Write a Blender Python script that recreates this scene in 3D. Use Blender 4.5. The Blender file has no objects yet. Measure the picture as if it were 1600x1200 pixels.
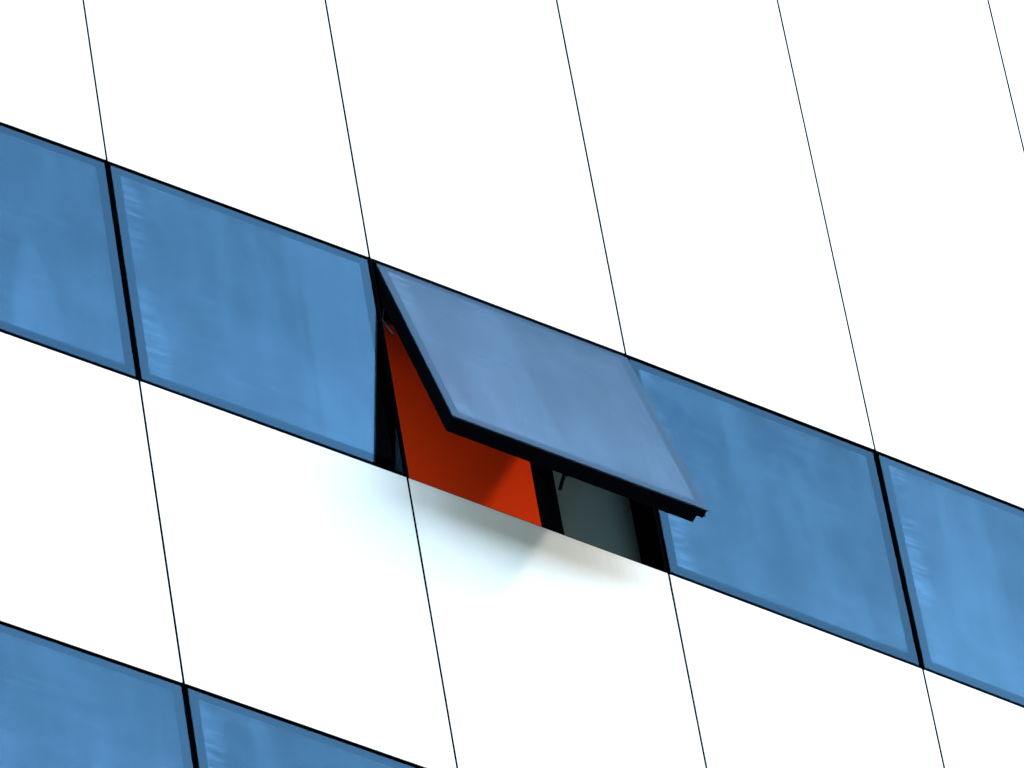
import bpy, math, random
from mathutils import Vector, Matrix
random.seed(7)
SC = bpy.context.scene
COL = SC.collection

# ------------------------------------------------------------------ camera, sky, sun, exposure
Z0 = 45.40                                   # height of the window head line above the ground
cam_d = bpy.data.cameras.new("camera")
cam = bpy.data.objects.new("camera", cam_d)
COL.objects.link(cam)
R = Vector((0.85115831, -0.51090538, -0.12043764))
U = Vector((-0.31815517, -0.68463146, 0.65578736))
F = Vector((0.41750069, 0.51986100, 0.74527694))
cam.matrix_world = Matrix((
    (R.x, U.x, -F.x, -23.44211533),
    (R.y, U.y, -F.y, -30.11762151),
    (R.z, U.z, -F.z, -43.77405564 + Z0),
    (0, 0, 0, 1)))
cam_d.sensor_width = 36.0
cam_d.lens = 18284.12 * 36.0 / 1600.0
cam_d.clip_start = 1.0
cam_d.clip_end = 3000.0
SC.camera = cam

SUN_EL = math.radians(34.0)
SUN_AZ = math.radians(73.0)                  # to the right of the facade's outward normal
S = Vector((math.sin(SUN_AZ) * math.cos(SUN_EL), -math.cos(SUN_AZ) * math.cos(SUN_EL), math.sin(SUN_EL)))
world = bpy.data.worlds.new("World")
SC.world = world
world.use_nodes = True
wn = world.node_tree
bg = wn.nodes["Background"]
sky = wn.nodes.new("ShaderNodeTexSky")
sky.sky_type = 'NISHITA'
sky.sun_disc = False
sky.sun_elevation = SUN_EL
sky.sun_rotation = math.atan2(S.x, S.y)
sky.altitude = 100.0
sky.air_density = 2.0
sky.dust_density = 0.5
sky.ozone_density = 0.0
wn.links.new(sky.outputs[0], bg.inputs[0])
bg.inputs[1].default_value = 0.15

sun_d = bpy.data.lights.new("sun", 'SUN')
sun_d.energy = 0.28
sun_d.angle = math.radians(2.0)              # sun through thin haze, raking the facade from the right
sun_d.color = (1.0, 0.965, 0.91)
sun = bpy.data.objects.new("sun", sun_d)
sun.rotation_euler = (-S).to_track_quat('-Z', 'Y').to_euler()
sun.location = S * 200
COL.objects.link(sun)

SC.view_settings.view_transform = 'Standard'
SC.view_settings.look = 'None'
SC.view_settings.gamma = 1.0
SC.view_settings.use_curve_mapping = False
SC.view_settings.exposure = 3.62
SC.render.engine = 'CYCLES'
SC.cycles.max_bounces = 12
SC.cycles.glossy_bounces = 6
SC.cycles.transparent_max_bounces = 16
SC.cycles.sample_clamp_indirect = 6.0

# ------------------------------------------------------------------ materials
class NT:
    def __init__(self, name):
        self.m = bpy.data.materials.new(name)
        self.m.use_nodes = True
        self.t = self.m.node_tree
        self.t.nodes.clear()
        self.out = self.n("ShaderNodeOutputMaterial")
    def n(self, kind, **kw):
        nd = self.t.nodes.new(kind)
        for k, v in kw.items():
            if k.startswith("i_"):
                nd.inputs[k[2:].replace("_", " ")].default_value = v
            else:
                setattr(nd, k, v)
        return nd
    def l(self, a, b):
        self.t.links.new(a, b)
    def math(self, op, a, b=None, c=None, clamp=False):
        nd = self.n("ShaderNodeMath", operation=op, use_clamp=clamp)
        for i, v in enumerate((a, b, c)):
            if v is None: continue
            if isinstance(v, (int, float)): nd.inputs[i].default_value = v
            else: self.l(v, nd.inputs[i])
        return nd.outputs[0]
    def smooth(self, v, a, b, lo=0.0, hi=1.0):
        nd = self.n("ShaderNodeMapRange", interpolation_type='SMOOTHSTEP')
        self.l(v, nd.inputs[0])
        for i, x in zip((1, 2, 3, 4), (a, b, lo, hi)): nd.inputs[i].default_value = x
        return nd.outputs[0]
    def noise(self, vec, scale, detail=3.0, rough=0.55, stretch=(1, 1, 1), off=None):
        mp = self.n("ShaderNodeMapping")
        mp.inputs[3].default_value = stretch
        self.l(vec, mp.inputs[0])
        if off is not None: self.l(off, mp.inputs[1])
        nz = self.n("ShaderNodeTexNoise")
        nz.inputs["Scale"].default_value = scale
        nz.inputs["Detail"].default_value = detail
        nz.inputs["Roughness"].default_value = rough
        self.l(mp.outputs[0], nz.inputs[0])
        return nz.outputs[0]
    def random_offset(self):
        oi = self.n("ShaderNodeObjectInfo")
        cb = self.n("ShaderNodeCombineXYZ")
        self.l(self.math('MULTIPLY', oi.outputs["Random"], 37.0), cb.inputs[0])
        self.l(self.math('MULTIPLY', oi.outputs["Random"], 91.0), cb.inputs[1])
        self.l(self.math('MULTIPLY', oi.outputs["Random"], 53.0), cb.inputs[2])
        return cb.outputs[0], oi.outputs["Random"]

def plain(name, col, rough=0.5, spec=0.3, grain=0.0, scale=30.0, metal=0.0):
    t = NT(name)
    p = t.n("ShaderNodeBsdfPrincipled")
    p.inputs["Roughness"].default_value = rough
    p.inputs["Specular IOR Level"].default_value = spec
    p.inputs["Metallic"].default_value = metal
    if grain > 0:
        tc = t.n("ShaderNodeTexCoord")
        nz = t.noise(tc.outputs["Object"], scale, 4.0)
        mx = t.n("ShaderNodeMix", data_type='RGBA')
        t.l(nz, mx.inputs[0])
        mx.inputs[6].default_value = (*[c * (1 - grain) for c in col], 1)
        mx.inputs[7].default_value = (*[min(1, c * (1 + grain)) for c in col], 1)
        t.l(mx.outputs[2], p.inputs["Base Color"])
    else:
        p.inputs["Base Color"].default_value = (*col, 1)
    t.l(p.outputs[0], t.out.inputs[0])
    return t.m

def panel_material():
    """white enamelled sheet with faint beige run-off stains below its top edge"""
    t = NT("white_panel")
    p = t.n("ShaderNodeBsdfPrincipled")
    p.inputs["Roughness"].default_value = 0.55
    p.inputs["Specular IOR Level"].default_value = 0.25
    tc = t.n("ShaderNodeTexCoord")
    off, rnd = t.random_offset()
    co = tc.outputs["Object"]
    sep = t.n("ShaderNodeSeparateXYZ"); t.l(co, sep.inputs[0])
    big = t.noise(co, 1.3, 3.0, 0.5, (1, 1, 1), off)
    streak = t.noise(co, 9.0, 4.0, 0.6, (1, 1, .10), off)
    top = t.smooth(sep.outputs[2], -0.55, 0.0)
    st = t.math('MULTIPLY', t.smooth(streak, 0.47, 0.72), top)
    edge = t.smooth(sep.outputs[2], -0.05, 0.0, 0.0, 0.18)
    dirt = t.math('ADD', t.math('MULTIPLY', st, 0.26), edge, clamp=True)
    dirt = t.math('ADD', dirt, t.math('MULTIPLY', t.smooth(big, 0.5, 0.8), 0.12), clamp=True)
    mx = t.n("ShaderNodeMix", data_type='RGBA')
    t.l(dirt, mx.inputs[0])
    mx.inputs[6].default_value = (0.83, 0.765, 0.69, 1)
    mx.inputs[7].default_value = (0.64, 0.54, 0.46, 1)
    t.l(mx.outputs[2], p.inputs["Base Color"])
    t.l(p.outputs[0], t.out.inputs[0])
    return t.m

def glass_material(name, refl, refl_col, trans_col, dirt_amt, dirt_col, smudge):
    """coated sheet: mirror-like reflection mixed with tinted see-through, under a film of dust and wiping marks.
    local X runs along the pane, local Z down from its top edge (negative)."""
    t = NT(name)
    g = t.n("ShaderNodeBsdfGlossy"); g.inputs["Roughness"].default_value = 0.0
    g.inputs["Color"].default_value = (*refl_col, 1)
    tr = t.n("ShaderNodeBsdfTransparent"); tr.inputs[0].default_value = (*trans_col, 1)
    mix = t.n("ShaderNodeMixShader"); mix.inputs[0].default_value = refl
    t.l(tr.outputs[0], mix.inputs[1]); t.l(g.outputs[0], mix.inputs[2])
    if not smudge:
        t.l(mix.outputs[0], t.out.inputs[0])
        return t.m
    tc = t.n("ShaderNodeTexCoord")
    off, rnd = t.random_offset()
    co = tc.outputs["Object"]
    sep = t.n("ShaderNodeSeparateXYZ"); t.l(co, sep.inputs[0])
    x, z = sep.outputs[0], sep.outputs[2]
    zone = lambda v, a, b, c, d: t.math('MULTIPLY', t.smooth(v, a, b), t.smooth(v, c, d, 1.0, 0.0))
    inner = t.math('MULTIPLY', zone(x, .048, .055, 1.409, 1.416), zone(z, -1.538, -1.530, -.055, -.048))
    film = t.smooth(t.noise(co, 1.6, 5.0, 0.68, (1, 1, 1), off), 0.30, 0.75)
    runs = t.smooth(t.noise(co, 7.0, 3.0, 0.5, (1, 1, .12), off), 0.45, 0.75)
    broad = t.smooth(t.noise(co, 1.5, 1.0, 0.4, (1, 1, .08), off), 0.53, 0.57)
    wipe = t.smooth(t.noise(co, 5.0, 4.0, 0.6, (.55, 1, 6.5), off), 0.52, 0.72)
    thin = t.smooth(t.noise(co, 3.2, 2.0, 0.5, (.30, 1, 9.0), off), 0.62, 0.78)        # long faint wiping lines
    speck = t.smooth(t.noise(co, 60.0, 3.0, 0.7, (1, 1, 1), off), 0.25, 0.75)
    patch = t.smooth(t.noise(co, 4.5, 5.0, 0.7, (1, 1, .6), off), 0.42, 0.70)
    wx = t.math('ADD', x, t.math('MULTIPLY', t.noise(co, 2.2, 2.0, .5, (0, 0, 1), off), .10))
    wband = t.math('MULTIPLY', zone(wx, .05, .10, .16, .24), t.smooth(t.noise(co, 1.4, 2.0, .5, (0, 0, 1), off), .42, .55))
    left = t.math('MULTIPLY', t.smooth(t.noise(co, 11.0, 3.0, 0.55, (.35, 1, 3.2), off), 0.38, 0.66), wband)
    base = t.math('MULTIPLY', t.smooth(rnd, 0.0, 1.0, .86, 1.12), refl)
    bottom_rise = t.smooth(z, -1.60, -.10, .34, 0.0)                    # pane reflects more towards the bottom edge
    a = t.math('ADD', t.math('MULTIPLY', film, 0.34), bottom_rise)
    a = t.math('ADD', a, t.math('MULTIPLY', runs, 0.26))
    a = t.math('ADD', a, t.math('MULTIPLY', broad, 0.30))
    a = t.math('ADD', a, t.math('MULTIPLY', wipe, 0.20))
    a = t.math('ADD', a, t.math('MULTIPLY', thin, 0.30))
    a = t.math('ADD', a, t.math('MULTIPLY', speck, 0.22))
    a = t.math('ADD', a, t.math('MULTIPLY', patch, 0.20))
    a = t.math('ADD', a, t.math('MULTIPLY', left, 0.85))
    a = t.math('MULTIPLY', a, inner)
    t.l(t.math('ADD', t.math('MULTIPLY', a, smudge), base, clamp=True), mix.inputs[0])
    d = t.n("ShaderNodeBsdfDiffuse"); d.inputs[0].default_value = (*dirt_col, 1)
    m2 = t.n("ShaderNodeMixShader")
    t.l(t.math('MULTIPLY', a, dirt_amt, clamp=True), m2.inputs[0]); t.l(mix.outputs[0], m2.inputs[1]); t.l(d.outputs[0], m2.inputs[2])
    t.l(m2.outputs[0], t.out.inputs[0])
    return t.m

M_PANEL = panel_material()
M_GLASS = glass_material("blue_coated_glass", 0.10, (.087, .187, .286), (.33, .40, .41), .002, (.50, .66, .86), 0.075)
M_GLASS_IN = glass_material("inner_glass", 0.22, (.18, .31, .43), (.45, .50, .50), 0, (0, 0, 0), 0)
M_GLASS_SASH = glass_material("dusty_coated_glass", 0.12, (.128, .196, .265), (.42, .41, .39), .003, (.62, .66, .78), 0.075)
M_GLASS_CLEAR = glass_material("clear_inner_glass", 0.10, (.9, .95, 1.0), (.90, .92, .91), 0, (0, 0, 0), 0)
M_BLACK = plain("black_aluminium", (.0025, .0025, .004), .6, .0, .2, 40)
M_SEAL = plain("black_sealant", (.002, .002, .003), .9, .0)
M_METAL = plain("bare_steel", (.05, .05, .05), .35, .5, .1, 60, 1.0)
M_DARK = plain("dark_interior", (.012, .011, .011), .9, .1, .2, 3)
M_CONC = plain("concrete_body", (.30, .29, .28), .9, .1, .15, .8)
M_JOINT = plain("joint_backing", (.004, .004, .004), .9, .0, .2, 6)
M_RED = plain("orange_red_paint", (.92, .047, .006), .8, .0, .03, 9)
M_BRACE = plain("maroon_paint", (.060, .004, .002), .8, .0, .1, 12)
M_GREY = plain("grey_green_laminate", (.13, .17, .155), .7, .0, .12, 2.2)
M_GROUND = plain("paving", (.06, .06, .057), .95, .1, .25, .35)

# ------------------------------------------------------------------ mesh helpers
def mesh_obj(name, verts, faces, mat, parent=None, bevel=0.0):
    me = bpy.data.meshes.new(name)
    me.from_pydata([tuple(v) for v in verts], [], faces)
    me.validate(); me.update()
    me.materials.append(mat)
    ob = bpy.data.objects.new(name, me)
    COL.objects.link(ob)
    if parent: ob.parent = parent
    if bevel > 0:
        b = ob.modifiers.new("bevel", 'BEVEL'); b.width = bevel; b.segments = 2; b.limit_method = 'ANGLE'
    return ob

class MB:
    def __init__(self): self.v, self.f = [], []
    def box(self, x0, x1, y0, y1, z0, z1):
        b = len(self.v)
        self.v += [(x, y, z) for z in (z0, z1) for y in (y0, y1) for x in (x0, x1)]
        self.f += [tuple(b + i for i in q) for q in ((0, 2, 3, 1), (4, 5, 7, 6), (0, 1, 5, 4), (2, 6, 7, 3), (0, 4, 6, 2), (1, 3, 7, 5))]
        return self
    def ring(self, x0, x1, z0, z1, w, y0, y1, wt=None):
        """rectangular frame, members butted end to end"""
        wt = w if wt is None else wt
        self.box(x0, x1, y0, y1, z1 - wt, z1); self.box(x0, x1, y0, y1, z0, z0 + w)
        self.box(x0, x0 + w, y0, y1, z0 + w, z1 - wt); self.box(x1 - w, x1, y0, y1, z0 + w, z1 - wt)
        return self
    def prism(self, pts, y0, y1):
        """polygon in XZ (list of (x, z)) extruded along Y"""
        b, n = len(self.v), len(pts)
        self.v += [(x, y0, z) for x, z in pts] + [(x, y1, z) for x, z in pts]
        self.f += [tuple(b + i for i in range(n)), tuple(b + n + i for i in reversed(range(n)))]
        self.f += [(b + i, b + n + i, b + n + (i + 1) % n, b + (i + 1) % n) for i in range(n)]
        return self
    def rod(self, p, q, r, n=10):
        p, q = Vector(p), Vector(q)
        d = (q - p).normalized()
        a = d.orthogonal().normalized(); c = d.cross(a)
        b = len(self.v)
        for o in (p, q):
            for k in range(n):
                w = 2 * math.pi * k / n
                self.v.append(tuple(o + a * r * math.cos(w) + c * r * math.sin(w)))
        self.f += [(b + k, b + (k + 1) % n, b + n + (k + 1) % n, b + n + k) for k in range(n)]
        self.f += [tuple(b + k for k in reversed(range(n))), tuple(b + n + k for k in range(n))]
        return self
    def build(self, name, mat, parent=None, bevel=0.0):
        return mesh_obj(name, self.v, self.f, mat, parent, bevel)

def empty(name, loc, label=None, cat=None):
    o = bpy.data.objects.new(name, None)
    o.location = loc
    o.empty_display_size = .2
    COL.objects.link(o)
    if label: o["label"] = label
    if cat: o["category"] = cat
    return o

def copy_of(src, parent, name=None):
    c = src.copy()
    COL.objects.link(c)
    c.parent = parent
    return c

# ------------------------------------------------------------------ facade layout (gently faceted, bending away on both sides)
W, H, SP = 1.5, 1.6525, 2.149                # bay width, window height, spandrel height
DEL = 0.0072965
TALL = 5.6                                    # the blind wall above the upper window band
seam = {0: Vector((0, 0)), 1: Vector((W, 0))}
for i in range(1, 6): seam[i + 1] = seam[i] + W * Vector((math.cos(i * DEL), math.sin(i * DEL)))
for i in range(0, -5, -1): seam[i - 1] = seam[i] + W * Vector((-math.cos((1 - i) * DEL), math.sin((1 - i) * DEL)))
def bay_frame(i):
    """origin (x, y) of bay i (between seams i and i + 1) and its turn about Z"""
    d = seam[i + 1] - seam[i]
    return seam[i], math.atan2(d.y, d.x)

# ------------------------------------------------------------------ ground
mesh_obj("ground", [(-1500, -1500, 0), (1500, -1500, 0), (1500, 1500, 0), (-1500, 1500, 0)], [(0, 1, 2, 3)], M_GROUND)["kind"] = "structure"

# unseen ring of slopes, added to cut off the low sky
M_SKY_BLOCK = plain("sky_block_slopes", (.040, .050, .028), 1.0, .0, .35, .02)
hv, hf, N = [], [], 96
for k in range(N):
    a = 2 * math.pi * k / N
    h = 655 + 30 * math.sin(3 * a + .6) + 16 * math.sin(7 * a + 2.0) + random.uniform(-7, 7)
    for rr, zz in ((600, -.5), (720, h * .22), (900, h * .62), (1150, h), (1350, h * .9)):
        hv.append((rr * math.cos(a), rr * math.sin(a), zz))
for k in range(N):
    for j in range(4):
        p, q = 5 * k + j, 5 * ((k + 1) % N) + j
        hf.append((p, p + 1, q + 1, q))
mesh_obj("sky_block_ring", hv, hf, M_SKY_BLOCK)["kind"] = "structure"

# ------------------------------------------------------------------ the building
building = empty("office_building", (0, 0, 0),
                 "white panelled office facade with bands of blue reflecting windows and one window open", "building")

# plain mass behind and below the cladding; hollow behind the window bands
lo, hi = -4, 5
def poly(off):
    """facade line pushed inwards by off"""
    return [(seam[i].x, seam[i].y + off) for i in range(lo, hi + 1)]
def slab(mb, z0, z1, y_near, y_far):
    pts = poly(y_near)
    pts = pts + [(pts[-1][0], y_far), (pts[0][0], y_far)]
    b, n = len(mb.v), len(pts)
    mb.v += [(x, y, z0) for x, y in pts] + [(x, y, z1) for x, y in pts]
    mb.f += [tuple(b + i for i in reversed(range(n))), tuple(b + n + i for i in range(n))]
    mb.f += [(b + i, b + (i + 1) % n, b + n + (i + 1) % n, b + n + i) for i in range(n)]
body = MB()
slab(body, 0.0, Z0 - 2 * H - 2 * SP - .02, .06, 14)               # lower storeys, out of the picture
body.build("lower_wall", M_CONC, building)
for k in (-1, 0, 1):                                               # spandrel zones: k = 0 below the open window
    top = Z0 - H - k * (H + SP) if k > -1 else Z0 + TALL
    bot = top - SP if k > -1 else Z0
    b = MB(); slab(b, bot + .012, top - .012, .045, .22)
    b.build("backing_wall", M_JOINT, building)
    b = MB(); slab(b, bot + .30, top - .25, .222, 6.0)
    b.build("floor_slab", M_DARK, building)
b = MB(); slab(b, Z0 - 2 * H - 2 * SP, Z0 + TALL, 6.05, 6.3)
b.build("rear_wall", M_DARK, building)
for xe, s in ((seam[lo].x - .3, 1), (seam[hi].x, 1)):
    MB().box(xe, xe + .3, .3, 6.04, Z0 - 2 * H - 2 * SP, Z0 + TALL).build("end_wall", M_DARK, building)

G = .0065                                     # half of a panel joint
pan = MB().box(G, W - G, 0, .004, -SP, 0)
panel_src = None
tall_src = None
win_src = None
OPEN = (0, 0)
for k in (-1, 0, 1):
    for i in range(lo, hi):
        o, a = bay_frame(i)
        loc = (o.x, o.y, Z0 - H - k * (H + SP))
        if k == -1:
            loc = (o.x, o.y, Z0 + TALL)
            if tall_src is None:
                c = tall_src = MB().box(G, W - G, 0, .004, -TALL, 0).build("cladding_panel", M_PANEL, building, .001)
            else:
                c = copy_of(tall_src, building)
        elif panel_src is None:
            panel_src = pan.build("cladding_panel", M_PANEL, building, .001)
            c = panel_src
        else:
            c = copy_of(panel_src, building)
        # each sheet hangs very slightly differently from its neighbours
        c.location = (loc[0], loc[1] + random.uniform(0, .0015), loc[2])
        c.rotation_euler = (random.uniform(-.0004, .0004), 0, a)

# black seal recessed in each vertical joint
for k in (-1, 0, 1):
    top, hgt = (Z0 + TALL, TALL) if k == -1 else (Z0 - H - k * (H + SP), SP)
    src = None
    for i in range(lo + 1, hi):
        o, a = bay_frame(i)
        if src is None:
            src = c = MB().box(-G + .0002, G - .0002, .0025, .030, -hgt + .001, -.001).build("joint_seal", M_SEAL, building)
        else:
            c = copy_of(src, building)
        c.location = (o.x, o.y, top); c.rotation_euler = (0, 0, a - DEL / 2)

# closed windows: part 'window' (black frame), sub-parts outer_pane, edge_seal, inner_pane
PX0, PX1, PZ0, PZ1 = .018, W - .018, -H + .025, -.029
def make_window():
    w = MB().ring(.0025, W - .0025, -H + .001, -.001, .068, .030, .11).build("window", M_BLACK, building)
    gl = MB().box(0, PX1 - PX0, 0, .006, PZ0 - PZ1, 0).build("outer_pane", M_GLASS, w)
    gl.location = (PX0, .001, PZ1)
    MB().ring(PX0 + .002, PX1 - .002, PZ0 + .002, PZ1 - .002, .047, .0075, .0285).build("edge_seal", M_SEAL, w)
    ig = MB().box(PX0 + .050, PX1 - .050, .018, .024, PZ0 + .050, PZ1 - .050).build("inner_pane", M_GLASS_IN, w)
    return w
for k in (0, 1):
    for i in range(lo, hi):
        if (i, k) == OPEN: continue
        o, a = bay_frame(i)
        if win_src is None:
            win_src = make_window(); w = win_src
        else:
            w = copy_of(win_src, building)
            for ch in win_src.children: copy_of(ch, w)
        w.location = (o.x, o.y, Z0 - k * (H + SP))
        w.rotation_euler = (random.uniform(-.0006, .0006), 0, a + random.uniform(-.0008, .0008))

# ------------------------------------------------------------------ the open window
of = MB()
of.box(.0025, W - .0025, .004, .170, -.022, -.001)                # head
of.box(.0025, .014, .004, .20, -H + .012, -.022)                   # left jamb
of.box(W - .012, W - .0025, .004, .215, -H + .012, -.022)          # right jamb
of.box(.0025, W - .0025, .006, .12, -H + .001, -H + .012)          # sill
opening = of.build("window", M_BLACK, building)
opening.location = (0, 0, Z0)
opening["label"] = "open top hung window, its blue pane tilted out over the red interior"
post = MB().box(.907, 1.035, .168, .205, -H - .25, -.022).build("mullion", M_BLACK, opening, .002)

TH = 0.246444847
sash_L, sx0, sx1, m0 = 1.6027, .0346, W + .005, .0283
# sash coordinates: x along, y inwards, z down the pane; hung at the top
def swing(o):
    o.location = (0, 0, -m0); o.rotation_euler = (-TH, 0, 0)
sf = MB()
sf.ring(sx0 + .004, sx1 - .006, -sash_L + .004, -.004, .055, .0085, .050)       # outer profile
sf.ring(sx0 + .012, sx1 - .042, -sash_L + .006, -.020, .060, .0505, .090)       # inner profile
sf.box(sx0 + .001, sx0 + .004, .016, .020, -sash_L + .004, -.004)               # gasket lips
sf.box(sx1 - .006, sx1 + .003, .034, .038, -sash_L + .004, -.004)
sash = sf.build("sash_frame", M_BLACK, opening, .0015)
swing(sash)
op = MB().box(0, sx1 - sx0, 0, .008, -sash_L, 0).build("outer_pane", M_GLASS_SASH, opening)
op.location = Vector((sx0, 0, -m0)); op.rotation_euler = (-TH, 0, 0)
ip = MB().box(sx0 + .060, sx1 - .062, .024, .030, -sash_L + .060, -.060).build("inner_pane", M_GLASS_CLEAR, opening)
swing(ip)
hd = MB()
hd.box(.722, .746, .0905, .098, -1.590, -1.550)
hd.rod((.734, .098, -1.568), (.732, .165, -1.616), .0095, 12)
h_ = hd.build("handle", M_BLACK, opening, .002); swing(h_)
# scissor stay between left jamb and sash
st = MB()
st.rod((.036, .060, -.36), (.040, -.030, -.60), .005, 8)
st.rod((.045, .075, -.47), (.042, .010, -.36), .004, 8)
st.box(.016, .030, .050, .072, -.46, -.30)
stay = st.build("stay_arm", M_METAL, opening)

# ------------------------------------------------------------------ what shows inside the open window (heights relative to the head line)
def inside(name, mb, mat, label, cat, bevel=.002):
    o = mb.build(name, mat, None, bevel)
    o.location = (0, 0, Z0)
    o["label"] = label; o["category"] = cat
    return o
# red panel and grey board fill the opening 18 cm behind the facade line, either side of the black mullion
red = inside("red_panel", MB().box(-.895, .004, 0, .024, -1.95, -.02), M_RED,
             "orange red panel behind the open window, crossed by the shadow of the sash", "panel")
red.location = (.900, .170, Z0)
MB().box(-.894, .003, -.022, -.002, -.235, -.03).build("header_rail", M_BLACK, red, .002)
inside("grey_board", MB().box(1.036, 1.60, .177, .200, -1.95, -.02), M_GREY,
       "dark grey green board right of the black mullion, under the open window's handle", "board")
